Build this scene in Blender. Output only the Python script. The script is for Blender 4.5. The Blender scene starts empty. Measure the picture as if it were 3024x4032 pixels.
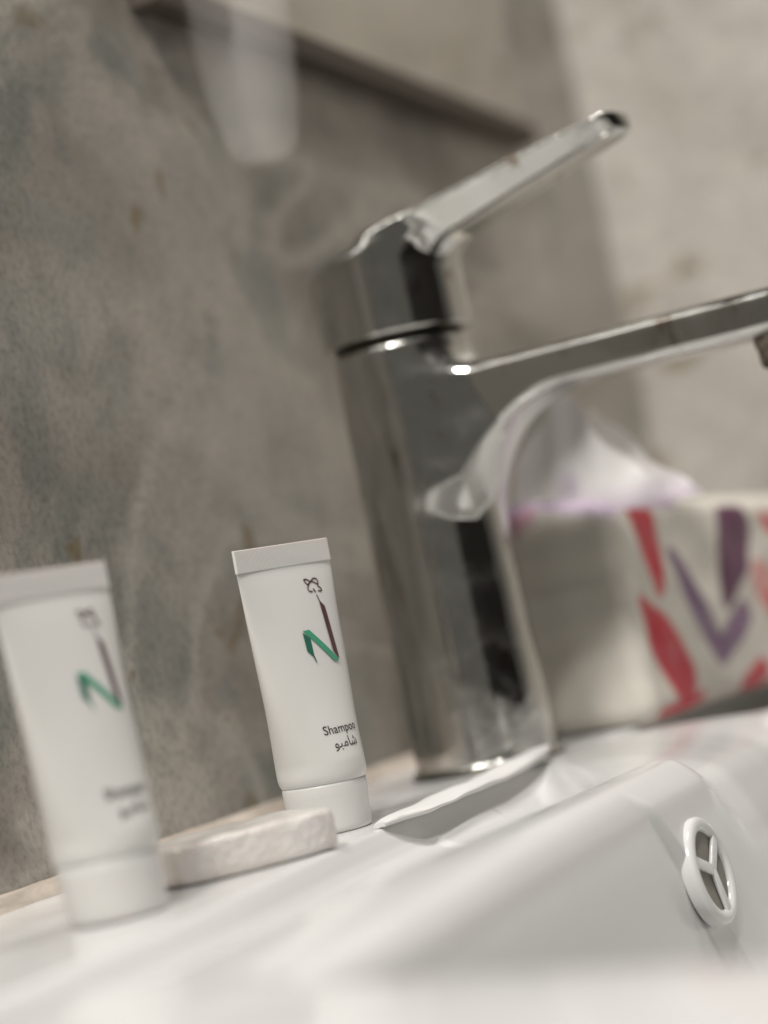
import bpy, bmesh, math, random
import numpy as np
from mathutils import Vector, Matrix

# ------------------------------------------------------------------ camera, light, exposure
S = bpy.context.scene
COL = S.collection
MM = 0.001                      # everything below is measured in millimetres

ROLL, PITCH, YAW = math.radians(12.0), math.radians(2.73), math.radians(25.0)
CAM = Vector((350.0, 0.0, 53.0))
fw = Vector((-math.sin(YAW) * math.cos(PITCH), math.cos(YAW) * math.cos(PITCH), math.sin(PITCH)))
r0 = Vector((math.cos(YAW), math.sin(YAW), 0.0))
u0 = r0.cross(fw)
rr = math.cos(ROLL) * r0 - math.sin(ROLL) * u0
uu = math.sin(ROLL) * r0 + math.cos(ROLL) * u0
cd = bpy.data.cameras.new("camera")
cam = bpy.data.objects.new("camera", cd)
COL.objects.link(cam)
cam.matrix_world = Matrix(((rr.x, uu.x, -fw.x, CAM.x * MM), (rr.y, uu.y, -fw.y, CAM.y * MM),
                           (rr.z, uu.z, -fw.z, CAM.z * MM), (0, 0, 0, 1)))
cd.sensor_fit = 'VERTICAL'
cd.sensor_height = 36.0
cd.lens = 8970.0 / 4032.0 * 36.0
cd.clip_start, cd.clip_end = 0.01, 50.0
cd.dof.use_dof = True
cd.dof.focus_distance = 0.622
cd.dof.aperture_fstop = cd.lens / 16.0
S.camera = cam

W = bpy.data.worlds.new("World")
S.world = W
W.use_nodes = True
bg = W.node_tree.nodes["Background"]
bg.inputs[0].default_value = (0.140, 0.134, 0.120, 1)
bg.inputs[1].default_value = 1.0


def area(name, loc, target, size, power, col=(1.0, 0.968, 0.92), shape='SQUARE'):
    ld = bpy.data.lights.new(name, 'AREA')
    ld.shape = shape
    ld.size = size
    ld.energy = power
    ld.color = col
    o = bpy.data.objects.new(name, ld)
    COL.objects.link(o)
    o.location = Vector(loc)
    o.rotation_euler = (Vector(target) - Vector(loc)).to_track_quat('-Z', 'Y').to_euler()
    return o


area("ceiling_panel_lamp", (0.13, -0.42, 1.44), (0.06, 0.60, 0.0), 0.24, 25.0)
area("ceiling_downlight", (0.42, 0.88, 1.60), (0.42, 0.95, 0.0), 0.10, 7.0, (1.0, 0.97, 0.93), 'DISK')
area("ceiling_downlight", (0.40, 0.60, 1.60), (0.35, 0.68, 0.0), 0.10, 5.0, (1.0, 0.97, 0.93), 'DISK')
area("ceiling_downlight", (0.52, -0.50, 1.55), (0.10, 0.70, 0.0), 0.14, 13.0, (1.0, 0.97, 0.93), 'DISK')

S.view_settings.view_transform = 'Standard'
S.view_settings.look = 'None'
S.view_settings.exposure = 0.0
S.view_settings.gamma = 1.0
S.view_settings.use_curve_mapping = False
S.render.engine = 'CYCLES'
S.cycles.max_bounces = 10
S.cycles.caustics_reflective = False
S.cycles.caustics_refractive = False
S.cycles.sample_clamp_indirect = 6.0
S.cycles.use_denoising = True

random.seed(4)
rng = np.random.default_rng(4)


# ------------------------------------------------------------------ materials
def mat(name, base=(0.8, 0.8, 0.8), rough=0.5, metal=0.0, spec=0.5, **kw):
    m = bpy.data.materials.new(name)
    m.use_nodes = True
    p = m.node_tree.nodes["Principled BSDF"]
    p.inputs["Base Color"].default_value = (*base, 1)
    p.inputs["Roughness"].default_value = rough
    p.inputs["Metallic"].default_value = metal
    p.inputs["Specular IOR Level"].default_value = spec
    for k, v in kw.items():
        p.inputs[k].default_value = v
    return m, m.node_tree, p


def N(t, kind, **kw):
    n = t.nodes.new(kind)
    for k, v in kw.items():
        if k == 'ins':
            for a, b in v.items():
                n.inputs[a].default_value = b
        else:
            setattr(n, k, v)
    return n


def ramp(t, fac, stops):
    r = t.nodes.new("ShaderNodeValToRGB")
    e = r.color_ramp.elements
    while len(e) < len(stops):
        e.new(0.5)
    for el, (pos, c) in zip(e, stops):
        el.position = pos
        el.color = (*c, 1) if len(c) == 3 else c
    t.links.new(fac, r.inputs[0])
    return r.outputs[0]


def mixc(t, fac, a, b, mode='MIX'):
    n = t.nodes.new("ShaderNodeMix")
    n.data_type = 'RGBA'
    n.blend_type = mode
    for s, v in ((n.inputs[0], fac), (n.inputs[6], a), (n.inputs[7], b)):
        if isinstance(v, (int, float)):
            s.default_value = v
        elif isinstance(v, tuple):
            s.default_value = (*v, 1)
        else:
            t.links.new(v, s)
    return n.outputs[2]


def noise(t, scale, detail=4, rough=0.55, dist=0.0, vec=None):
    n = N(t, "ShaderNodeTexNoise", ins={"Scale": scale, "Detail": detail, "Roughness": rough, "Distortion": dist})
    if vec is not None:
        t.links.new(vec, n.inputs["Vector"])
    return n.outputs["Fac"]


def objco(t, scale=(1, 1, 1), rot=(0, 0, 0), loc=(0, 0, 0)):
    c = t.nodes.new("ShaderNodeTexCoord")
    mp = N(t, "ShaderNodeMapping", ins={"Scale": scale, "Rotation": rot, "Location": loc})
    t.links.new(c.outputs["Object"], mp.inputs["Vector"])
    return mp.outputs["Vector"]


def bump(t, p, h, strength, dist):
    b = N(t, "ShaderNodeBump", ins={"Strength": strength, "Distance": dist})
    t.links.new(h, b.inputs["Height"])
    t.links.new(b.outputs[0], p.inputs["Normal"])


def stone(name, base_a, base_b, green, vein, grain=1.0):
    m, t, p = mat(name, rough=0.34, spec=0.45)
    v = objco(t)
    big = noise(t, 11.0, 3, 0.5, 0.5, v)
    c = ramp(t, big, [(0.34, base_a), (0.64, base_b)])
    g = ramp(t, noise(t, 12.0, 4, 0.55, 1.0, objco(t, loc=(3.1, 1.7, 0.4))), [(0.50, (0, 0, 0)), (0.60, (0.9, 0.9, 0.9))])
    c = mixc(t, g, c, green)
    cl = ramp(t, noise(t, 5.0, 2, 0.5, 0.8, objco(t, loc=(1.3, 0.2, 4.0))), [(0.47, (0, 0, 0)), (0.58, (1, 1, 1))])
    c = mixc(t, mixc(t, 0.45, (0, 0, 0), cl), c, vein)
    # pale wandering veins
    vn = noise(t, 7.0, 3, 0.5, 0.9, objco(t, scale=(1, 1.0, 1.6), rot=(0.6, 0, 0)))
    band = ramp(t, vn, [(0.44, (0, 0, 0)), (0.495, (1, 1, 1)), (0.56, (0, 0, 0))])
    c = mixc(t, mixc(t, 0.55, (0, 0, 0), band), c, vein)
    # small brown mineral flecks lying along those veins
    fl = ramp(t, noise(t, 30.0, 3, 0.5, 0.6, objco(t, loc=(0.3, 5.0, 2.0))), [(0.64, (0, 0, 0)), (0.70, (1, 1, 1))])
    c = mixc(t, mixc(t, 0.7, (0, 0, 0), fl), c, (0.17, 0.125, 0.06))
    # fine grain: dark specks and light sand
    sp = ramp(t, noise(t, 420.0, 2, 0.6, 0.0, v), [(0.34, (0.66, 0.67, 0.66)), (0.50, (1, 1, 1)), (0.68, (1.14, 1.13, 1.11))])
    c = mixc(t, 0.65 * grain, c, sp, 'MULTIPLY')
    sp2 = ramp(t, noise(t, 120.0, 4, 0.55, 0.1, v), [(0.34, (0.80, 0.82, 0.80)), (0.52, (1, 1, 1)), (0.7, (1.09, 1.08, 1.07))])
    c = mixc(t, 0.6 * grain, c, sp2, 'MULTIPLY')
    t.links.new(c, p.inputs["Base Color"])
    bump(t, p, noise(t, 300.0, 3, 0.6, 0, v), 0.15, 0.0006)
    return m


M = {}
M['stone'] = stone('grey_stone', (0.190, 0.172, 0.148), (0.350, 0.320, 0.284), (0.150, 0.158, 0.138), (0.47, 0.435, 0.39))
M['stone_far_lit'] = stone('stone_painted_lit', (0.3276, 0.3003, 0.2613), (0.4524, 0.4212, 0.3822), (0.3120, 0.2925, 0.2574), (0.5148, 0.4836, 0.4485))  # same stone as the left wall, its stronger light put into paler colours

m, t, p = mat('glazed_ceramic', (0.80, 0.785, 0.765), 0.13, 0, 0.5)
c = mixc(t, ramp(t, noise(t, 14, 4, 0.6, 0.4, objco(t)), [(0.35, (0.785, 0.765, 0.74)), (0.7, (0.81, 0.80, 0.785))]), (0, 0, 0), (0, 0, 0))
cr = ramp(t, noise(t, 14, 4, 0.6, 0.4, objco(t)), [(0.35, (0.5848, 0.5792, 0.5719)), (0.7, (0.6091, 0.6059, 0.6010))])
spk = ramp(t, noise(t, 210, 2, 0.5, 0, objco(t)), [(0.765, (0, 0, 0)), (0.785, (1, 1, 1))])
cr = mixc(t, mixc(t, 0.5, (0, 0, 0), spk), cr, (0.40, 0.36, 0.31))
t.links.new(cr, p.inputs["Base Color"])
t.links.new(ramp(t, noise(t, 40, 5, 0.6, 0.2, objco(t)), [(0.3, (0.10, 0.10, 0.10)), (0.8, (0.24, 0.24, 0.24))]), p.inputs["Roughness"])
M['ceramic'] = m

m, t, p = mat('chrome', (0.50, 0.495, 0.47), 0.05, 1.0)
v = objco(t)
sm = ramp(t, noise(t, 55, 6, 0.65, 0.4, v), [(0.40, (0.05,) * 3), (0.70, (0.26,) * 3)])
t.links.new(sm, p.inputs["Roughness"])
st = ramp(t, noise(t, 90, 4, 0.62, 0.8, objco(t, scale=(1, 1, 0.45))), [(0.605, (0, 0, 0)), (0.70, (1, 1, 1))])
cc = mixc(t, mixc(t, 0.75, (0, 0, 0), st), (0.50, 0.495, 0.47), (0.17, 0.115, 0.07))
lim = ramp(t, noise(t, 150, 3, 0.6, 0.2, objco(t, loc=(2, 3, 1))), [(0.70, (0, 0, 0)), (0.76, (1, 1, 1))])
cc = mixc(t, mixc(t, 0.5, (0, 0, 0), lim), cc, (0.82, 0.80, 0.76))
t.links.new(cc, p.inputs["Base Color"])
bump(t, p, noise(t, 26, 4, 0.45, 0.3, v), 0.22, 0.002)
M['chrome'] = m

M['dark_metal'] = mat('dark_metal', (0.06, 0.055, 0.045), 0.35, 1.0)[0]
m, t, p = mat('aerator_scale', (0.20, 0.17, 0.14), 0.7, 0.6)
t.links.new(ramp(t, noise(t, 300, 3, 0.6, 0, objco(t)), [(0.35, (0.05, 0.04, 0.03)), (0.65, (0.30, 0.26, 0.21))]), p.inputs["Base Color"])
M['aerator'] = m

m, t, p = mat('white_tube_plastic', (0.5960, 0.5880, 0.5640), 0.30, 0, 0.5,
              **{"Subsurface Weight": 0.35, "Subsurface Scale": 0.004, "Subsurface Radius": (1.0, 0.85, 0.65)})
bump(t, p, noise(t, 70, 3, 0.5, 0.2, objco(t)), 0.10, 0.0006)
M['tube'] = m
m, t, p = mat('crimped_seal_plastic', (0.6640, 0.6560, 0.6320), 0.36, 0, 0.5, **{"Subsurface Weight": 0.2, "Subsurface Scale": 0.002})
wv = N(t, "ShaderNodeTexWave", ins={"Scale": 620.0, "Distortion": 0.3, "Detail": 1.0})
wv.bands_direction = 'Y'
t.links.new(objco(t), wv.inputs["Vector"])
bump(t, p, wv.outputs["Fac"], 0.35, 0.0002)
M['seal'] = m
M['cap'] = mat('white_cap_plastic', (0.5920, 0.5840, 0.5640), 0.38, 0, 0.45, **{"Subsurface Weight": 0.2, "Subsurface Scale": 0.003})[0]
m, t, p = mat('white_paper', (0.63, 0.62, 0.605), 0.6, 0, 0.3)
bump(t, p, noise(t, 260, 4, 0.6, 0.5, objco(t)), 0.3, 0.0008)
M['paper'] = m
M['ink'] = mat('black_ink', (0.018, 0.017, 0.016), 0.45)[0]
M['maroon'] = mat('maroon_ink', (0.060, 0.020, 0.022), 0.45)[0]
M['mint'] = mat('green_ink', (0.0425, 0.2550, 0.1487), 0.45)[0]
M['deep'] = mat('dark_green_ink', (0.012, 0.105, 0.070), 0.45)[0]

m, t, p = mat('soap_wrap', (0.74, 0.69, 0.645), 0.42, 0, 0.5, **{"Subsurface Weight": 0.2, "Subsurface Scale": 0.003, "Coat Weight": 0.7, "Coat Roughness": 0.12})
v = objco(t)
t.links.new(ramp(t, noise(t, 80, 4, 0.55, 0.6, v), [(0.3, (0.545, 0.50, 0.46)), (0.65, (0.625, 0.60, 0.575))]), p.inputs["Base Color"])
bump(t, p, noise(t, 190, 4, 0.6, 1.6, v), 0.8, 0.0016)
M['soap'] = m

m, t, p = mat('printed_film', (0.7, 0.66, 0.6), 0.33, 0, 0.4)
at = N(t, "ShaderNodeAttribute", attribute_name="print")
t.links.new(at.outputs["Color"], p.inputs["Base Color"])
bump(t, p, noise(t, 45, 4, 0.55, 0.8, objco(t)), 0.25, 0.002)
M['film'] = m
m, t, p = mat('tissue_paper', (0.86, 0.84, 0.83), 0.8, 0, 0.2)
at = N(t, "ShaderNodeAttribute", attribute_name="print")
t.links.new(at.outputs["Color"], p.inputs["Base Color"])
tl = N(t, "ShaderNodeBsdfTranslucent")
t.links.new(at.outputs["Color"], tl.inputs["Color"])
mx = N(t, "ShaderNodeMixShader", ins={0: 0.2})
t.links.new(p.outputs[0], mx.inputs[1])
t.links.new(tl.outputs[0], mx.inputs[2])
t.links.new(mx.outputs[0], t.nodes["Material Output"].inputs["Surface"])
M['tissue'] = m

m, t, p = mat('mirror_glass', (0.52, 0.50, 0.45), 0.03, 1.0)
t.links.new(ramp(t, noise(t, 6, 3, 0.5, 0.3, objco(t)), [(0.35, (0.02,) * 3), (0.7, (0.07,) * 3)]), p.inputs["Roughness"])
M['mirror'] = m
m, t, p = mat('dark_frame', (0.03, 0.024, 0.018), 0.6, 0, 0.2)
t.links.new(ramp(t, noise(t, 30, 4, 0.6, 0.5, objco(t, scale=(1, 0.1, 1))), [(0.3, (0.055, 0.045, 0.036)), (0.7, (0.095, 0.078, 0.062))]), p.inputs["Base Color"])
M['frame'] = m
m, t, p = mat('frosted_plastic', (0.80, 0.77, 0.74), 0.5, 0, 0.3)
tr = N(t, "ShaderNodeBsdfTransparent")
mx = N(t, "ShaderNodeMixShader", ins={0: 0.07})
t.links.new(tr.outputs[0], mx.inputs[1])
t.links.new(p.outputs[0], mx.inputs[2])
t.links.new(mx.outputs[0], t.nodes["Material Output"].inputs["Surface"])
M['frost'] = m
m, t, p = mat('sealant', (0.40, 0.345, 0.295), 0.6)
t.links.new(ramp(t, noise(t, 160, 4, 0.6, 0.4, objco(t, scale=(1, 0.25, 1))), [(0.3, (0.27, 0.23, 0.19)), (0.65, (0.47, 0.41, 0.355))]), p.inputs["Base Color"])
M['sealant'] = m
m, t, p = mat('dark_wood', (0.012, 0.010, 0.009), 0.5)
t.links.new(ramp(t, noise(t, 4, 5, 0.6, 1.0, objco(t, scale=(6, 6, 0.4))), [(0.3, (0.006, 0.005, 0.0045)), (0.7, (0.016, 0.013, 0.011))]), p.inputs["Base Color"])
M['door'] = m
M['painted_shade'] = mat('painted_hole_shade', (0.22, 0.205, 0.18), 0.7)[0]  # darkened colour standing in for the shade inside the overflow hole


# ------------------------------------------------------------------ helpers
def link(name, verts, faces, material, parent=None, smooth=True, origin=(0, 0, 0), autosmooth=None):
    me = bpy.data.meshes.new(name)
    o3 = np.asarray(origin, float)
    vv = ((np.asarray(verts, float) - o3) * MM)
    me.from_pydata(vv.tolist(), [], [list(map(int, f)) for f in faces])
    me.validate()
    me.update()
    if material:
        me.materials.append(material)
    if smooth:
        me.polygons.foreach_set('use_smooth', [True] * len(me.polygons))
        if autosmooth:
            me.set_sharp_from_angle(angle=math.radians(autosmooth))
    o = bpy.data.objects.new(name, me)
    COL.objects.link(o)
    o.location = Vector(o3 * MM)
    if parent is not None:
        o.parent = parent
        wp, q_ = Vector((0, 0, 0)), parent
        while q_ is not None:
            wp += q_.location
            q_ = q_.parent
        o.location = Vector(o3 * MM) - wp
    return o


def tag(o, label, cat=None, group=None, kind=None):
    o['label'] = label
    if cat:
        o['category'] = cat
    if group:
        o['group'] = group
    if kind:
        o['kind'] = kind
    return o


def empty(name, loc):
    o = bpy.data.objects.new(name, None)
    COL.objects.link(o)
    o.location = Vector(loc) * MM
    o.empty_display_size = 0.02
    return o


def grid_faces(nu, nv, wrap_u=False):
    f = []
    for i in range(nu if wrap_u else nu - 1):
        a = i * nv
        b = ((i + 1) % nu) * nv
        for j in range(nv - 1):
            f.append((a + j, b + j, b + j + 1, a + j + 1))
    return f


def lathe(profile, seg=64, centre=(0, 0, 0)):
    """profile: list of (r, z)"""
    n = len(profile)
    v = []
    for i in range(seg):
        a = 2 * math.pi * i / seg
        for r, z in profile:
            v.append((centre[0] + r * math.cos(a), centre[1] + r * math.sin(a), centre[2] + z))
    return v, grid_faces(seg, n, True)


def sstep(a, b, x):
    t_ = np.clip((np.asarray(x, float) - a) / (b - a), 0, 1)
    return t_ * t_ * (3 - 2 * t_)


def catmull(pts, n):
    """resample a polyline with a centripetal-like spline, n points, even in arc length"""
    P = np.asarray(pts, float)
    Q = np.vstack([2 * P[0] - P[1], P, 2 * P[-1] - P[-2]])
    out = []
    for i in range(1, len(Q) - 2):
        p0_, p1_, p2_, p3_ = Q[i - 1:i + 3]
        for k in np.linspace(0, 1, 24, endpoint=False):
            out.append(0.5 * ((2 * p1_) + (-p0_ + p2_) * k + (2 * p0_ - 5 * p1_ + 4 * p2_ - p3_) * k ** 2 + (-p0_ + 3 * p1_ - 3 * p2_ + p3_) * k ** 3))
    out.append(P[-1])
    out = np.array(out)
    return out


def box(x0, x1, y0, y1, z0, z1, bev=0.0):
    bm = bmesh.new()
    bmesh.ops.create_cube(bm, size=1.0)
    for v_ in bm.verts:
        v_.co = Vector(((x0 + x1) / 2 + v_.co.x * (x1 - x0), (y0 + y1) / 2 + v_.co.y * (y1 - y0), (z0 + z1) / 2 + v_.co.z * (z1 - z0)))
    if bev:
        bmesh.ops.bevel(bm, geom=list(bm.edges), offset=bev, segments=3, profile=0.5, affect='EDGES')
    vs = [tuple(v_.co) for v_ in bm.verts]
    bm.verts.index_update()
    fs = [[v_.index for v_ in f.verts] for f in bm.faces]
    bm.free()
    return vs, fs


# ------------------------------------------------------------------ the setting: stone walls
v, f = box(-32, -12, -150, 1108, -60, 700)
tag(link('wall_left', v, f, M['stone'], smooth=False), 'grey speckled stone wall running along the back of the basin', kind='structure')
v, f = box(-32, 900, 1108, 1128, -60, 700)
tag(link('wall_far', v, f, M['stone_far_lit'], smooth=False), 'blurred stone wall closing the far end, its stronger light painted into the colour', kind='structure')

# ------------------------------------------------------------------ wash basin
basin = empty('wash_basin', (200, 690, 0))
tag(basin, 'white glazed ceramic wash basin with a ledge, soap recess and bowl', 'basin')

back = [(-11.6, 0), (10, 0), (40, 0), (66, 0), (74, 0), (76.4, -0.08), (77.4, -0.75), (78.6, -3.0), (80.2, -6.2), (83, -9.0), (90, -11.0), (100, -10.6),
        (109, -7.6), (115, -4.4), (120, -2.2), (125, -1.2), (131, -1.1), (136, -1.8), (140.4, -4.0), (143.4, -7.8), (145.2, -13.5), (147.4, -28),
        (149.4, -55), (153, -90), (162, -122), (185, -142), (230, -149)]
cent = [(-11.6, 0), (10, 0), (40, 0), (66, 0), (74, 0), (76.4, 0), (77.4, 0), (78.6, 0), (80.2, 0), (83, 0), (90, -0.5), (100, -1.6),
        (109, -3.2), (115, -4.8), (120, -6.5), (125, -8.6), (131, -11.8), (136, -15.4), (140.4, -19.6), (143.4, -24.0), (145.4, -29), (147.4, -38),
        (149.4, -56), (153, -90), (162, -122), (185, -142), (230, -149)]
frontp = [(300, -150), (370, -145), (402, -128), (416, -92), (421, -50), (424, -24), (428, -16), (436, -11), (446, 0), (462, 0), (474, -1.5),
          (480, -7), (482, -20), (480, -60), (470, -120), (440, -160)]
PA = catmull(back + frontp, 0)
PB = catmull(cent + frontp, 0)
ys = np.unique(np.concatenate([np.arange(236, 262, 3.0), np.arange(262, 700, 1.5), np.arange(700, 1146, 5.0)]))
ns = PA.shape[0]
XA = PA[:, 0][None]
Yg = np.repeat(ys[:, None], ns, 1)
Ym = np.where(Yg > 690, 1380 - Yg, Yg)                 # the two halves mirror each other about the faucet
yend = np.where(XA < 120, 648 - 1.55 * np.clip(XA - 76, 0, 44), 616.0)
wlip = sstep(0, 30, Ym - yend + 4)
grow = sstep(326, 352, Ym)
X = PA[:, 0][None] * (1 - wlip) + PB[:, 0][None] * wlip
Z = PA[:, 1][None] * (1 - wlip) + PB[:, 1][None] * wlip
Y = Yg
# ridge, lip and bowl edge are not parallel: the lip is broad near the camera and runs to a point by the faucet


def gsm(a_, x_, sig):
    """gaussian smoothing of samples a_(x_) on an uneven axis"""
    w_ = np.exp(-0.5 * ((x_[:, None] - x_[None]) / sig) ** 2) * np.gradient(x_)[None]
    return (w_ @ a_) / w_.sum(1)


_rs = gsm(np.interp(ys, [380, 430, 527, 690, 853, 950, 1000], [14, 14, 0, 0, 0, 14, 14]), ys, 22.0)
_cs = gsm(np.interp(ys, [345, 530, 620, 690, 760, 850, 1035], [-4, 3, 5, 5, 5, 3, -4]), ys, 22.0)
_ws = gsm(np.interp(ys, [340, 400, 480, 620, 690, 760, 900, 1000], [9, 8, 1, -4, -4, -4, 1, 9]), ys, 22.0)
_xg = np.arange(-20.0, 260.0, 1.0)
_kn = [-20, 62, 78, 92, 125, 131, 142, 150, 240, 260]
_b = [gsm(np.interp(_xg, _kn, kv), _xg, 4.5) for kv in ([0, 0, 1, 0.75, 0, 0, 0, 0, 0, 0], [0, 0, 0, 0, 1, 0.8, 0, 0, 0, 0], [0, 0, 0, 0, 0, 0.1, 1, 1, 0, 0])]
for i_ in range(len(ys)):
    d_ = _rs[i_] * _b[0] + _cs[i_] * _b[1] + _ws[i_] * _b[2]
    X[i_] = X[i_] + np.interp(X[i_], _xg, d_)
Z = Z * (1 - (1 - grow) * (1 - sstep(112, 132, XA)))
# overflow channel bulges from the back wall of the bowl
dep = -Z
yt = 556 + 0.64 * dep
bul = (1.4 + 0.045 * dep) * sstep(2, 9, dep) * sstep(0, 5, Y - yt) * (1 - sstep(0, 30, Y - (690 - 0.2 * dep))) * (X < 260)
X = X + bul
# near and far rims close the bowl
yn = 335 + 0.0 * X
keep = sstep(0, 22, Y - yn) * (1 - sstep(0, 22, Y - 1023))
Yr = np.where(Y > 690, 1380 - Y, Y)
rimz = -1.2 * sstep(119, 135, X) - 1.8 * sstep(143, 168, X) - 5.5 * sstep(165, 260, X) - 1.5 * np.clip((Yr - 290) / 50, 0, 1) ** 3 * sstep(150, 180, X)
inbowl = (X < 446) & (X > 112)
Z = np.where(inbowl, Z * keep + rimz * (1 - keep), Z)
Z = np.where(X >= 446, Z - 8.5 * (1 - sstep(476, 480, X)), Z)
V = np.stack([X, Y, Z], -1).reshape(-1, 3)
link('bowl', V, grid_faces(len(ys), ns), M['ceramic'], basin, origin=(200, 690, 0))
# skirts at the two ends so the body has thickness
for yy, nm in ((236.0, 'end_skirt'), (float(ys[-1]), 'end_skirt')):
    k = 0 if yy < 300 else len(ys) - 1
    top = np.stack([X[k], Y[k], Z[k]], -1)
    s_ = -1 if k == 0 else 1
    rows = [top, top + np.array([0, s_ * 3.0, -3.0]), top * np.array([1, 1, 0]) + np.array([0, s_ * 5, -20.0]), top * np.array([1, 1, 0]) + np.array([0, -s_ * 20, -150.0])]
    VV = np.concatenate(rows)
    link(nm, VV, grid_faces(4, ns), M['ceramic'], basin, origin=(200, 690, 0))
# sealant bead along the wall
pr = [(-12, 4.2), (-10.2, 3.6), (-8.6, 2.2), (-7.4, 0.9), (-6.6, 0.04)]
yy = np.arange(236, 1108, 4.0)
wob = 0.35 * np.sin(yy * 0.11) + 0.25 * np.sin(yy * 0.37 + 1)
VV = [(x + (wob[i] if k else 0), y, z + (0.3 * wob[i] if k < 4 else 0)) for i, y in enumerate(yy) for k, (x, z) in enumerate(pr)]
tag(link('sealant_bead', VV, grid_faces(len(yy), len(pr)), M['sealant'], basin, origin=(200, 690, 0)), 'beige sealant line between ledge and stone wall')

# overflow plate on the bulge
xw = 148.0
for _ in range(4):                                    # where the overflow axis meets the curved bowl wall
    oy, oz = 582.1 - 2.91 * (xw - 150), -29.6 + 0.41 * (xw - 150)
    _j = int(np.argmin(np.abs(ys - oy)))
    _k = int(np.argmin(np.abs(Z[_j] - oz) + 1000 * (X[_j] > 250)))
    xw = X[_j, _k]
oc = np.array([xw + 0.25, oy, oz])
_t = np.array([X[_j, _k - 8] - X[_j, _k + 8], 0, Z[_j, _k - 8] - Z[_j, _k + 8]])
nrm = np.array([_t[2], 0, -_t[0]])
nrm = nrm / np.linalg.norm(nrm) * np.sign(nrm[0])
e1 = np.cross([0, 0, 1], nrm)
e1 /= np.linalg.norm(e1)
e2 = np.cross(nrm, e1)


def to_ov(vs):
    vs = np.asarray(vs, float)
    return oc + vs[:, :1] * e1 + vs[:, 1:2] * e2 + vs[:, 2:3] * nrm


v, f = lathe([(14.8, -2.5), (15.0, 0.3), (14.6, 1.2), (13.6, 1.8), (12.4, 1.8), (11.4, 1.4), (10.9, 0.7), (10.8, -1.0)], 56)
ring = link('overflow_ring', to_ov(v), f, M['ceramic'], basin, origin=tuple(oc))
tag(ring, 'raised white overflow ring with three spokes in the bowl wall')
v, f = lathe([(0.0, 0.3), (5.0, 0.3), (11.8, 0.3)], 40)  # flat disc over the bowl wall; the hole's shade is only painted
link('overflow_shade_disc', to_ov(v), f, M['painted_shade'], ring, origin=tuple(oc))
for k in range(3):
    a = math.radians(38 + 120 * k)
    bv, bf = box(0.0, 11.8, -1.6, 1.6, 0.35, 1.5, 0.4)
    bv = [(x * math.cos(a) - y * math.sin(a), x * math.sin(a) + y * math.cos(a), z + 0.03 * k) for x, y, z in bv]
    link('overflow_spoke', to_ov(bv), bf, M['ceramic'], ring, origin=tuple(oc))


# ------------------------------------------------------------------ faucet, grown from distance fields
def surface_nets(fn, lo, hi, h):
    lo = np.asarray(lo, float)
    ax = [np.arange(lo[i], hi[i] + h, h) for i in range(3)]
    G = np.stack(np.meshgrid(*ax, indexing='ij'), -1)
    F = fn(G[..., 0], G[..., 1], G[..., 2])
    sg = F < 0
    n = np.array(F.shape) - 1
    cnt = np.zeros(tuple(n), int)
    acc = np.zeros(tuple(n) + (3,))
    offs = [(i, j, k) for i in (0, 1) for j in (0, 1) for k in (0, 1)]

    def sub(A, o_):
        return A[o_[0]:o_[0] + n[0], o_[1]:o_[1] + n[1], o_[2]:o_[2] + n[2]]
    for a in offs:
        for d in range(3):
            if a[d] == 1:
                continue
            b = list(a)
            b[d] = 1
            fa, fb = sub(F, a), sub(F, b)
            cr_ = (fa < 0) != (fb < 0)
            tt = np.where(cr_, fa / np.where(cr_, fa - fb, 1), 0)
            q = np.zeros(tuple(n) + (3,))
            for e in range(3):
                q[..., e] = a[e]
            q[..., d] = tt
            acc += q * cr_[..., None]
            cnt += cr_
    act = cnt > 0
    idx = -np.ones(tuple(n), int)
    idx[act] = np.arange(act.sum())
    base = np.argwhere(act)
    verts = lo + (base + acc[act] / cnt[act][:, None]) * h
    faces = []
    for d in range(3):
        o1, o2 = (d + 1) % 3, (d + 2) % 3
        sl_a = [slice(None)] * 3
        sl_b = [slice(None)] * 3
        sl_a[d] = slice(0, -1)
        sl_b[d] = slice(1, None)
        A, B = sg[tuple(sl_a)], sg[tuple(sl_b)]
        E = np.argwhere(A != B)
        ok = (E[:, o1] > 0) & (E[:, o2] > 0) & (E[:, o1] < n[o1]) & (E[:, o2] < n[o2])
        E = E[ok]
        ins = A[tuple(E.T)]
        c = []
        for da, db in ((-1, -1), (0, -1), (0, 0), (-1, 0)):
            Q = E.copy()
            Q[:, o1] += da
            Q[:, o2] += db
            c.append(idx[tuple(Q.T)])
        c = np.stack(c, 1)
        c[~ins] = c[~ins][:, ::-1]
        faces.append(c)
    faces = np.concatenate(faces)
    for _ in range(4):
        x, y, z = verts.T
        e = 0.05
        f0 = fn(x, y, z)
        g = np.stack([fn(x + e, y, z) - fn(x - e, y, z), fn(x, y + e, z) - fn(x, y - e, z), fn(x, y, z + e) - fn(x, y, z - e)], 1) / (2 * e)
        g2 = (g ** 2).sum(1) + 1e-6
        verts = verts - np.clip(f0 / g2, -0.6, 0.6)[:, None] * g
    return verts, faces


def rbox(dx, dy, dz, r):
    qx, qy, qz = dx + r, dy + r, dz + r
    return np.minimum(np.maximum(qx, np.maximum(qy, qz)), 0) + np.sqrt(np.maximum(qx, 0) ** 2 + np.maximum(qy, 0) ** 2 + np.maximum(qz, 0) ** 2) - r


def uround(a, b, r):
    return np.maximum(r, np.minimum(a, b)) - np.sqrt(np.maximum(r - a, 0) ** 2 + np.maximum(r - b, 0) ** 2)


def iround(a, b, r):
    return np.minimum(-r, np.maximum(a, b)) + np.sqrt(np.maximum(r + a, 0) ** 2 + np.maximum(r + b, 0) ** 2)


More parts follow.
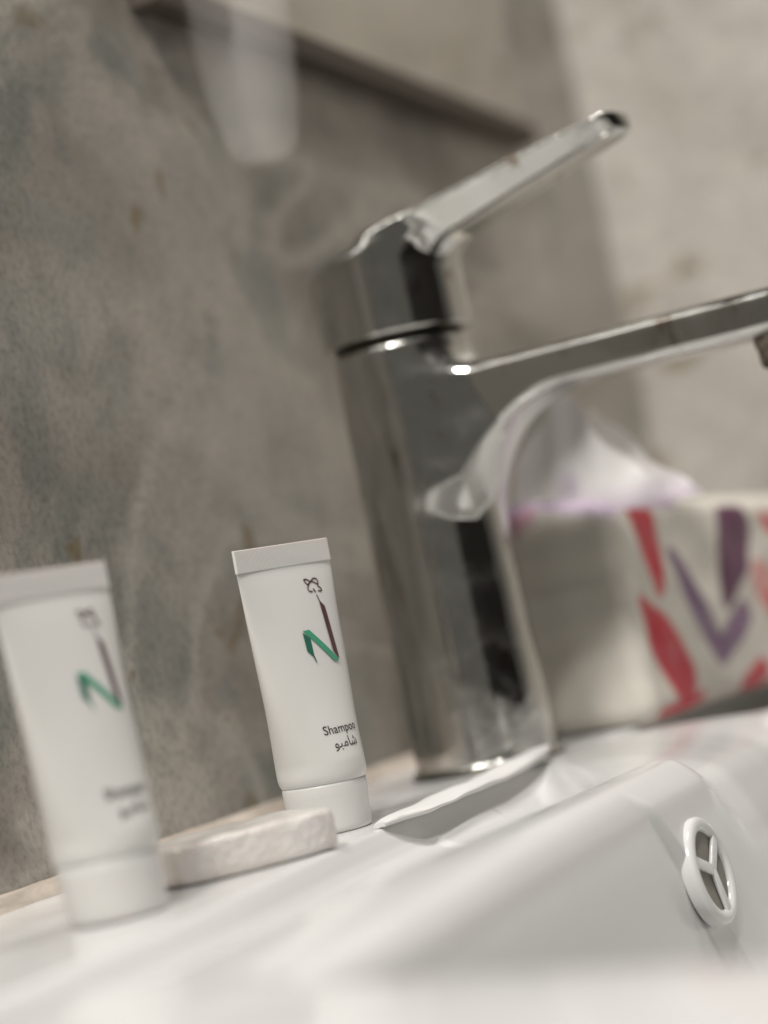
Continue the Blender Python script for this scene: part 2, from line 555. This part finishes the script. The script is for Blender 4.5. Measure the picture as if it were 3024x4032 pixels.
def cyl(rho, r, z, z0, z1, rd):
    q1 = rho - r + rd
    q2 = np.abs(z - (z0 + z1) / 2) - (z1 - z0) / 2 + rd
    return np.minimum(np.maximum(q1, q2), 0) + np.sqrt(np.maximum(q1, 0) ** 2 + np.maximum(q2, 0) ** 2) - rd


FX, FY = 46.5, 690.0


def f_body(x, y, z):
    rho = np.sqrt(x * x + y * y)
    b = cyl(rho, 23.8 - 0.008 * z, z, 0.4, 141.5, 2.0)
    zb = 115.0 - 22.0 * np.clip((58.0 - x) / 38.0, 0, 1) ** 2
    hw = 14.5 - 0.02 * np.clip(x, 0, 150)
    s = rbox(np.abs(x - 72) - 72, np.abs(y) - hw, np.abs(z - (129.0 + zb) / 2) - (129.0 - zb) / 2, 3.6)
    k = 10.0 + 6.0 * (1 - sstep(106, 124, z))
    return uround(b, s, k)


TIP = np.array([93.5, 0, 192.6])
ROOT = np.array([2.0, 0, 170.0])
LD = (TIP - ROOT) / np.linalg.norm(TIP - ROOT)
LL = np.linalg.norm(TIP - ROOT)


def f_handle(x, y, z):
    rho = np.sqrt(x * x + y * y)
    c = cyl(rho, 25.4, z, 143.7, 190, 1.2)
    c = iround(c, (z - (174.0 + 0.17 * x)) / 1.014, 4.0)
    a = (x - ROOT[0]) * LD[0] + (z - ROOT[2]) * LD[2]
    h = -(x - ROOT[0]) * LD[2] + (z - ROOT[2]) * LD[0]
    tt = np.clip(a / LL, 0, 1)
    hw = 17.0 - 7.5 * tt
    ht = 6.6 - 3.2 * tt
    arch = -1.0 * np.sin(math.pi * tt)
    pa, pb = np.abs(a - LL / 2) - LL / 2 + 8.0, (np.abs(y) - hw - 0.85 * h) / 1.31 + 8.0
    plan = np.minimum(np.maximum(pa, pb), 0) + np.sqrt(np.maximum(pa, 0) ** 2 + np.maximum(pb, 0) ** 2) - 8.0
    q1, q2 = plan + 2.0, np.abs(h + arch * 0.6) - ht + 2.0
    l = np.minimum(np.maximum(q1, q2), 0) + np.sqrt(np.maximum(q1, 0) ** 2 + np.maximum(q2, 0) ** 2) - 2.0
    return uround(c, l, 7.0)


faucet = empty('faucet', (FX, FY, 0))
tag(faucet, 'chrome single-lever basin faucet with flat straight spout and raised lever', 'faucet')
OFF = np.array([FX, FY, 0])
v, f = surface_nets(f_body, (-27, -31, -1.2), (147, 31, 143.5), 0.95)
link('body', v + OFF, f, M['chrome'], faucet, origin=(FX, FY, 0))
v, f = surface_nets(f_handle, (-28, -28, 143), (97, 28, 202), 0.85)
tag(link('lever_handle', v + OFF, f, M['chrome'], faucet, origin=(FX, FY, 0)), 'chrome cap with long lever rising away from the wall')
v, f = lathe([(21.5, 140.5), (21.5, 146.5)], 64, (FX, FY, 0))
link('neck_ring', v, f, M['dark_metal'], faucet, origin=(FX, FY, 0))
v, f = lathe([(24.6, 0.9), (25.7, 0.9), (25.8, 0.02)], 72, (FX, FY, 0))
link('gasket', v, f, M['dark_metal'], faucet, origin=(FX, FY, 0))
v, f = lathe([(22.8, 3.0), (24.5, 2.7), (25.0, 1.8), (25.1, 0.05)], 72, (FX, FY, 0))
link('base_ring', v, f, M['chrome'], faucet, origin=(FX, FY, 0))
v, f = lathe([(0.1, 104.6), (8.0, 104.6), (10.0, 105.2), (10.8, 106.6), (11.0, 111), (11.6, 112.5), (11.6, 116.2)], 48, (FX + 129.5, FY, 0))
tag(link('aerator', v, f, M['aerator'], faucet, origin=(FX, FY, 0)), 'scale-crusted aerator under the spout end')

# ------------------------------------------------------------------ shampoo tubes
HT, ZC, ZS, R0 = 80.0, 13.5, 74.3, 12.4


def perim(a, b):
    h = ((a - b) / (a + b)) ** 2
    return math.pi * (a + b) * (1 + 3 * h / (10 + math.sqrt(4 - 3 * h)))


def ab(z):
    t_ = min(max((z - ZC - 6) / (ZS - ZC - 6), 0), 1)
    b = max(R0 * (1 - t_) ** 0.9, 0.42)
    lo, hi = 1.0, 30.0
    for _ in range(40):
        m_ = (lo + hi) / 2
        if perim(m_, b) > 2 * math.pi * R0:
            hi = m_
        else:
            lo = m_
    return (lo + hi) / 2, b


_cache = {}


def arc(z):
    key = round(z, 2)
    if key not in _cache:
        a, b = ab(key)
        th = np.linspace(-math.pi / 2, math.pi / 2, 361)
        x, y = a * np.sin(th), b * np.cos(th)
        u_ = np.concatenate([[0], np.cumsum(np.hypot(np.diff(x), np.diff(y)))])
        u_ -= u_[180]
        _cache[key] = (u_, x, y)
    return _cache[key]


def on_tube(u_, z, off=0.16):
    """front surface point; local x = outward normal, local y = across"""
    U_, x, y = arc(z)
    px = np.interp(u_, U_, x)
    py = np.interp(u_, U_, y)
    dx = np.interp(u_ + 0.2, U_, x) - np.interp(u_ - 0.2, U_, x)
    dy = np.interp(u_ + 0.2, U_, y) - np.interp(u_ - 0.2, U_, y)
    L = math.hypot(dx, dy) or 1
    nx, ny = -dy / L, dx / L
    if ny < 0 and abs(ny) > 1e-6:
        nx, ny = -nx, -ny
    return (py + ny * off, px + nx * off, z)


def poly_mesh(polys):
    """polygons in (u, z) -> subdivided mesh wrapped on the tube"""
    bm = bmesh.new()
    for pts in polys:
        vs = [bm.verts.new((a, b, 0)) for a, b in pts]
        fc = bm.faces.new(vs)
        bmesh.ops.triangulate(bm, faces=[fc])
    for _ in range(3):
        ed = [e for e in bm.edges if e.calc_length() > 1.2]
        if ed:
            bmesh.ops.subdivide_edges(bm, edges=ed, cuts=1)
            bmesh.ops.triangulate(bm, faces=bm.faces[:])
    bm.verts.index_update()
    vs = [(w_.co.x, w_.co.y) for w_ in bm.verts]
    fs = [[w_.index for w_ in fc.verts] for fc in bm.faces]
    bm.free()
    return vs, fs


def stroke(pts, w):
    pts = np.asarray(pts, float)
    if len(pts) > 2:
        pts = catmull(pts, 0)[::6]
    out = []
    for i in range(len(pts) - 1):
        d = pts[i + 1] - pts[i]
        L = np.hypot(*d)
        if L < 1e-6:
            continue
        d = d / L
        nn = np.array([-d[1], d[0]]) * w / 2
        e = d * w * 0.25
        out.append([tuple(pts[i] - e + nn), tuple(pts[i] - e - nn), tuple(pts[i + 1] + e - nn), tuple(pts[i + 1] + e + nn)])
    return out


def text_mesh(body, size):
    cu = bpy.data.curves.new('lettering', 'FONT')
    cu.body = body
    cu.size = size
    cu.resolution_u = 6
    cu.offset = 0.011
    ob = bpy.data.objects.new('lettering_source', cu)
    COL.objects.link(ob)
    bpy.context.view_layer.update()
    dg = bpy.context.evaluated_depsgraph_get()
    ev = ob.evaluated_get(dg)
    me = ev.to_mesh()
    vs = [(w_.co.x, w_.co.y) for w_ in me.vertices]
    fs = [list(p_.vertices) for p_ in me.polygons]
    ev.to_mesh_clear()
    bpy.data.objects.remove(ob)
    bpy.data.curves.remove(cu)
    return vs, fs


def wrap(vs, off=0.16):
    return [on_tube(a, b, off) for a, b in vs]


def make_tube(name, base, ang, scale, tilt, label, dent):
    tb = empty(name, (0, 0, 0))
    tag(tb, label, 'tube', 'white hotel toiletry tubes on the basin ledge')
    # body
    nth = 96
    zs = np.concatenate([[ZC + 0.15, ZC + 0.5, ZC + 1.3, ZC + 2.6], np.linspace(ZC + 4, ZS, 60)])
    rings = []
    for z in zs:
        a, b = ab(float(z))
        k = 1.0
        if z < ZC + 2.6:
            k = 1 - 0.075 * (1 - (z - ZC) / 2.6) ** 2
        for i in range(nth):
            th = 2 * math.pi * i / nth
            k2 = k * (1 + 0.010 * math.sin(2 * th + z * 0.10 + dent) * math.sin((z - ZC) * 0.055) + 0.005 * math.sin(3 * th - z * 0.21 + 2 * dent))
            k2 = k if z > ZS - 4 or z < ZC + 3 else k2
            rings.append((b * math.cos(th) * k2, a * math.sin(th) * k2, float(z)))
    n = len(zs)
    vv = [rings[j * nth + i] for i in range(nth) for j in range(n)]
    link('tube_body', vv, grid_faces(nth, n, True), M['tube'], tb)
    # crimped seal
    a, b = ab(ZS)
    sv, sf = box(-0.48, 0.48, -a - 0.05, a + 0.05, ZS - 0.6, HT, 0.18)
    sv = [(x + 0.10 * math.sin(y * 0.55 + 0.6) * max(0.0, (z - ZS) / 6), y, z + (0.12 * math.sin(y * 0.31) if z > HT - 1 else 0)) for x, y, z in sv]
    link('crimped_seal', sv, sf, M['seal'], tb, smooth=False)
    # cap
    cv, cf = lathe([(10.9, ZC + 0.35), (11.6, ZC + 0.05), (11.75, ZC - 0.4), (11.65, 10), (11.3, 6.0), (11.35, 2.0), (11.15, 0.75), (10.5, 0.1), (8.0, 0.02), (0.1, 0.02)], 72)
    link('screw_cap', cv, cf, M['cap'], tb)
    # print
    maroon = [(8.15, 64.6), (8.6, 64.6), (8.95, 62.7), (10.35, 61.2), (10.3, 59.3), (9.3, 46.5), (8.85, 46.35), (7.25, 48.6), (8.5, 63.0)]
    green = [(-2.75, 55.4), (-0.1, 55.5), (8.75, 46.05), (8.3, 45.6), (6.2, 45.75)]
    deep = [(-2.95, 55.0), (-0.75, 53.05), (-1.55, 48.7), (-1.35, 46.3), (-1.75, 46.5), (-2.05, 48.1), (-3.6, 49.8)]
    vs, fs = poly_mesh([maroon])
    em = link('logo_stem', wrap(vs), fs, M['maroon'], tb, smooth=False)
    em['label'] = 'thin maroon upright stroke of the folded ribbon logo'
    vs, fs = poly_mesh([green])
    link('logo_ribbon', wrap(vs, 0.18), fs, M['mint'], tb, smooth=False)['label'] = 'bright green diagonal of the folded ribbon logo'
    vs, fs = poly_mesh([deep])
    link('logo_fold', wrap(vs, 0.15), fs, M['deep'], tb, smooth=False)['label'] = 'dark green fold of the ribbon logo'
    polys = []
    for pts in ([(7.6, 68.5), (6.6, 69.2), (5.35, 69.3), (5.4, 68.6), (6.2, 67.8), (6.9, 68.0)],
                [(6.5, 67.9), (7.2, 68.2), (8.2, 68.7), (9.3, 69.2), (10.3, 69.2), (10.95, 68.6), (10.7, 67.6), (9.6, 67.95), (8.4, 68.5), (7.5, 68.5)],
                [(6.6, 67.8), (5.95, 67.2), (5.6, 66.4), (6.0, 65.85), (7.1, 65.7)],
                [(10.5, 67.5), (10.3, 66.9), (11.2, 66.4), (11.4, 65.8), (10.8, 65.5), (9.7, 65.65)],
                [(7.9, 66.3), (8.3, 65.5)]):
        polys += stroke(pts, 0.40 if len(pts) > 2 else 0.6)
    vs, fs = poly_mesh(polys)
    link('flower_emblem', wrap(vs), fs, M['maroon'], tb, smooth=False)['label'] = 'small outlined maroon flower emblem'
    vs, fs = text_mesh('Shampoo', 3.45)
    vs = [(a_ - 7.2, b_ + 26.75) for a_, b_ in vs]
    link('lettering', wrap(vs), fs, M['ink'], tb, smooth=False)['label'] = 'black word Shampoo'
    vs, fs = text_mesh('\uFEEE\uFE92\uFEE3\uFE8E\uFEB7', 3.75)
    vs = [(a_ - 5.2, b_ + 22.75) for a_, b_ in vs]
    link('arabic_lettering', wrap(vs), fs, M['ink'], tb, smooth=False)['label'] = 'black Arabic word for shampoo'
    tb.matrix_world = Matrix.Translation(Vector(base) * MM) @ Matrix.Rotation(tilt, 4, 'Y') @ Matrix.Rotation(ang, 4, 'Z') @ Matrix.Scale(scale, 4)
    return tb


make_tube('shampoo_tube', (55.4, 556, 0.15), math.radians(-14), 1.0, math.radians(1.7),
          'sharply focused white shampoo tube standing on its cap between soap and faucet', 0.4)
make_tube('shampoo_tube', (58.4, 440.5, 0.0), math.radians(-9), 1.015, math.radians(-0.4),
          'blurred nearer white tube standing on its cap at the left edge', 2.6)

# ------------------------------------------------------------------ wrapped soap
sl = np.array([25.0, 34.0, 0]) / math.hypot(25, 34)
sw = np.array([-sl[1], sl[0], 0])
L2, W2, H2 = 24.2, 16.0, 5.3
nu, nv = 120, 44
vv = []
for i in range(nu):
    a = 2 * math.pi * i / nu
    ca, sa = math.cos(a), math.sin(a)
    e = 2 / 3.6
    cx = math.copysign(abs(ca) ** e, ca) * L2
    cy = math.copysign(abs(sa) ** e, sa) * W2
    for j in range(nv):
        b = -math.pi / 2 + math.pi * j / (nv - 1)
        cb, sb = math.cos(b), math.sin(b)
        k = abs(cb) ** 0.13 if cb > 1e-4 else 0.0
        z = math.copysign(abs(sb) ** 0.30, sb) * H2
        w_ = 0.22 * math.sin(i * 0.9 + 3 * sb) + 0.16 * math.sin(i * 2.3 + j * 0.4) + 0.25 * math.sin(i * 0.33 + j * 0.21)
        kk = k * (1 + 0.010 * w_)
        zz = H2 + z + (0.18 * math.sin(cx * kk * 0.5) + 0.15 * math.sin(cy * kk * 0.8 + 1) if sb > 0.2 else 0)
        vv.append((cx * kk, cy * kk, zz))
soap_c = np.array([69.0, 492.5, 0.02]) + sw * W2 * 0.90
vv = np.array(vv)
vv = soap_c + vv[:, :1] * sl + vv[:, 1:2] * sw + vv[:, 2:3] * np.array([0, 0, 1.0])
soap = link('soap_bar', vv, grid_faces(nu, nv, True), M['soap'], None, origin=tuple(soap_c))
tag(soap, 'small flat soap bar in crinkled pale wrapper lying between the two tubes', 'soap')

# ------------------------------------------------------------------ folded paper strip on the edge of the ledge
n1, n2 = 70, 12
prof = [(-7.5, 0.0), (-7.9, 0.9), (-7.4, 1.9), (-3.0, 2.3), (2.5, 2.5), (5.6, 2.4), (6.3, 1.6), (6.0, 0.6), (5.2, 0.1), (2.0, 0.0), (-2.0, 0.0), (-7.5, 0.0)]
vv = []
for i in range(n1):
    a = i / (n1 - 1)
    yq = 542 + 125 * a
    xq = 76.5 + 1.2 * math.sin(a * 5.0 + 0.5) + 0.5 * math.sin(a * 13)
    wq = min(1.0, 0.25 + a * 5) * (1 - 0.55 * max(0.0, (a - 0.8) / 0.2) ** 2)
    hq = 0.55 + 0.6 * a + 0.12 * math.sin(a * 17)
    lift = 0.25 + 2.2 * max(0.0, (a - 0.72) / 0.28) ** 2
    for x, z in prof:
        vv.append((xq + x * wq, yq, lift + z * hq + 0.1 * math.sin(a * 40 + x)))
fq = grid_faces(n1, n2) + [tuple(range(n2 - 1)), tuple((n1 - 1) * n2 + k for k in range(n2 - 2, -1, -1))]
strip = link('paper_strip', vv, fq, M['paper'], None, origin=(76.5, 605, 0), autosmooth=60)
tag(strip, 'thin folded white paper strip lying along the ledge edge before the faucet', 'paper strip')

# ------------------------------------------------------------------ printed tissue pack behind the faucet
pl = np.array([0.165, 0.986, 0])
pl /= np.linalg.norm(pl)
pw = np.array([-pl[1], pl[0], 0])
pc = np.array([87.0, 744.0, 0.0])
PL, PW, PH, PR = 190.0, 86.0, 78.0, 7.0


def tcap(s, z, segs):
    """signed distance to a chain of tapered capsules (s, z, r)"""
    d = np.full(s.shape, 1e9)
    for (x1, y1, r1), (x2, y2, r2) in zip(segs[:-1], segs[1:]):
        vx, vy = x2 - x1, y2 - y1
        tt = np.clip(((s - x1) * vx + (z - y1) * vy) / (vx * vx + vy * vy + 1e-9), 0, 1)
        d = np.minimum(d, np.hypot(s - x1 - tt * vx, z - y1 - tt * vy) - (r1 + (r2 - r1) * tt))
    return d


RED, PUR, LIL, PNK = (0.52, 0.030, 0.050), (0.115, 0.040, 0.085), (0.46, 0.35, 0.50), (0.62, 0.30, 0.28)
motif = [([(22, 72, 8.5), (23.5, 60, 7.0), (24, 46, 3.5)], RED),
         ([(9, 42, 2.5), (18, 28, 10.5), (27, 13, 9.5)], RED),
         ([(92, 66, 13.0), (86, 56, 12.0), (74, 38, 4.5)], PUR),
         ([(39, 56, 4.5), (50, 36, 6.0), (60, 18, 5.0), (72, 24, 5.5), (86, 31, 5.5)], (0.20, 0.12, 0.20)),
         ([(106, 42, 10), (116, 34, 12)], PNK), ([(112, 34, 5), (114, 30, 6)], RED),
         ([(76, 3, 4), (90, 6, 6)], RED), ([(22, 86, 4), (48, 80, 5)], LIL), ([(40, 4, 2), (10, 1, 3)], RED),
         ([(118, 70, 3), (132, 60, 6)], RED), ([(128, 14, 6), (146, 30, 2)], PUR)]
nL, nW, nH = 128, 58, 54


def pack_grid(n1, n2, fnp):
    out = []
    for i in range(n1):
        for j in range(n2):
            out.append(fnp(i / (n1 - 1), j / (n2 - 1)))
    return np.array(out)


faces_def = [  # s, t, z in unit box
    (nL, nH, lambda a, b: (a, 0, b)), (nL, nH, lambda a, b: (1 - a, 1, b)), (nW, nH, lambda a, b: (0, 1 - a, b)),
    (nW, nH, lambda a, b: (1, a, b)), (nL, nW, lambda a, b: (a, b, 1)), (nL, nW, lambda a, b: (a, 1 - b, 0))]
AV, AF, base_i = [], [], 0
for n1, n2, fnp in faces_def:
    g = pack_grid(n1, n2, fnp)
    AV.append(g)
    AF += [tuple(base_i + k for k in q) for q in grid_faces(n1, n2)]
    base_i += n1 * n2
U3 = np.concatenate(AV)
D3 = np.array([PL, PW, PH])
q = U3 * D3
inner = np.clip(q, PR, D3 - PR)
dv = q - inner
ln = np.linalg.norm(dv, axis=1, keepdims=True)
q = inner + np.where(ln > 1e-6, dv / np.maximum(ln, 1e-6) * PR, 0)
s_, t_, z_ = q.T.copy()
s0, z0 = s_.copy(), z_.copy()
hump = 7.0 * np.sin(math.pi * np.clip(t_ / PW, 0, 1)) - 0.065 * s_
z_ = z_ + np.clip(z_ / PH, 0, 1) * hump
wr = 0.8 * np.sin(s_ * 0.13 + z_ * 0.2) + 0.5 * np.sin(z_ * 0.31 - s_ * 0.07 + 1) + 0.4 * np.sin(s_ * 0.41 + t_ * 0.3)
t_ = t_ + np.where(t_ < PW * 0.3, -1, 0) * wr * 0.5 * sstep(3, 25, z_)
s_ = s_ + np.where(s_ < 20, -1, 0) * wr * 0.5 * sstep(3, 25, z_)
colr = np.tile(np.array([0.6384, 0.6048, 0.5376]), (len(U3), 1))
onlong = (U3[:, 1] < 0.04) | (U3[:, 2] > 0.97)
zp = np.where(U3[:, 2] > 0.97, PH + t_, z0)
for segs, ccol in motif:
    d = tcap(s0, zp, segs)
    soft = 1 - sstep(-0.9, 0.9, d)
    soft = soft * onlong
    colr = colr * (1 - soft[:, None]) + np.array(ccol) * soft[:, None]
onend = (U3[:, 0] < 0.03)
d = tcap(t_, z0, [(-4, 76, 3.5), (16, 77, 4.0), (30, 79, 4.5), (44, 76, 4.0)])
soft = (1 - sstep(-2, 2, d)) * onend * 0.8
colr = colr * (1 - soft[:, None]) + np.array(LIL) * soft[:, None]
d = tcap(t_, z0, [(33, 73, 3.0), (42, 70, 4)])
soft = (1 - sstep(-2, 2, d)) * onend * 0.7
colr = colr * (1 - soft[:, None]) + np.array((0.50, 0.20, 0.30)) * soft[:, None]
PV = pc + s_[:, None] * pl + t_[:, None] * pw + z_[:, None] * np.array([0, 0, 1.0])
pack = empty('tissue_pack', tuple(pc))
tag(pack, 'white tissue pack printed with red and purple petals standing behind the faucet', 'tissue pack')
me_o = link('printed_wrapper', PV, AF, M['film'], pack, origin=tuple(pc))


def paint(o, cols):
    a = o.data.color_attributes.new('print', 'FLOAT_COLOR', 'POINT')
    a.data.foreach_set('color', np.c_[cols, np.ones(len(cols))].astype(np.float32).ravel())


paint(me_o, colr)
# weld the six sides
bm = bmesh.new()
bm.from_mesh(me_o.data)
bmesh.ops.remove_doubles(bm, verts=bm.verts, dist=0.00002)
bm.to_mesh(me_o.data)
bm.free()


# tissue pulled up out of the pack
def tissue_sheet(t0, t1, sc, prof, amp, ph, n1=70, n2=40):
    out, colz = [], []
    for i in range(n1):
        a = i / (n1 - 1)
        top = np.interp(a, [p_[0] for p_ in prof], [p_[1] for p_ in prof])
        for j in range(n2):
            b = j / (n2 - 1)
            zb = 74.0
            z = zb + (top - zb) * b
            tt = t0 + (t1 - t0) * a
            tt = (tt - 20) * (1 - 0.10 * b) + 20
            ss = sc + amp * (0.6 + b) * math.sin(a * 9.5 + ph + 1.3 * b) + 2.0 * math.sin(a * 23 + ph * 2 + b * 3) * b
            out.append(pc + ss * pl + tt * pw + np.array([0, 0, z]))
            cbase = np.array([0.91, 0.895, 0.88])
            dd = math.hypot(tt - 17, (z - 86) * 0.8)
            k = max(0, 1 - dd / 7.0) * 0.55
            k2 = max(0, 1 - (z - 76) / 9) * 0.55
            cbase = cbase * (1 - k) + np.array((0.33, 0.22, 0.42)) * k
            cbase = cbase * (1 - k2) + np.array((0.60, 0.48, 0.62)) * k2
            colz.append(cbase)
    return np.array(out), grid_faces(n1, n2), np.array(colz)


for t0, t1, sc, prof, amp, ph in ((-24, 44, 6, [(0, 80), (0.12, 86), (0.28, 97), (0.42, 113), (0.50, 118), (0.62, 116), (0.80, 106), (1, 88)], 1.0, 0.3),
                                  (-28, 38, 18, [(0, 79), (0.2, 90), (0.40, 104), (0.55, 112), (0.75, 105), (1, 86)], 1.4, 1.9)):
    vs, fs, cs = tissue_sheet(t0, t1, sc, prof, amp, ph)
    o = link('tissue', vs, fs, M['tissue'], pack, origin=tuple(pc))
    paint(o, cs)
    o['label'] = 'white tissue pulled up out of the pack'

# ------------------------------------------------------------------ mirror on the wall, with a cup under it
mir = empty('wall_mirror', (-12, 800, 262))
tag(mir, 'mirror with thin dark lower frame hung on the stone wall above the faucet', 'mirror')
v, f = box(-11.9, -5.0, 664, 1004, 275.1, 690)
link('glass', v, f, M['mirror'], mir, smooth=False, origin=(-12, 800, 262))
v, f = box(-11.9, -1.0, 662, 1006, 265.5, 275.0, 0.8)
link('lower_frame', v, f, M['frame'], mir, smooth=False, origin=(-12, 800, 262))
mir.rotation_euler = (math.radians(-2.3), 0, 0)

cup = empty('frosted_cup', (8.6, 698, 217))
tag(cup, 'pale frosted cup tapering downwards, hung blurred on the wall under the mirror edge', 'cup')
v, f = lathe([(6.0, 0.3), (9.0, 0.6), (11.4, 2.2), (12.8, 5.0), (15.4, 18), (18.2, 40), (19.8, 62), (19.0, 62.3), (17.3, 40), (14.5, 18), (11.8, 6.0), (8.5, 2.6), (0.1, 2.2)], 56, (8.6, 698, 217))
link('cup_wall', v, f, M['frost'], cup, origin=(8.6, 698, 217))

# ------------------------------------------------------------------ dark door, seen only mirrored in the chrome
door = empty('open_door', (680, 535, -700))
tag(door, 'dark wooden door standing open, mirrored as the black stripe on the faucet', 'door')
v, f = box(660, 698, 190, 880, -700, 1100, 2)
link('door_leaf', v, f, M['door'], door, smooth=False, origin=(680, 535, -700))
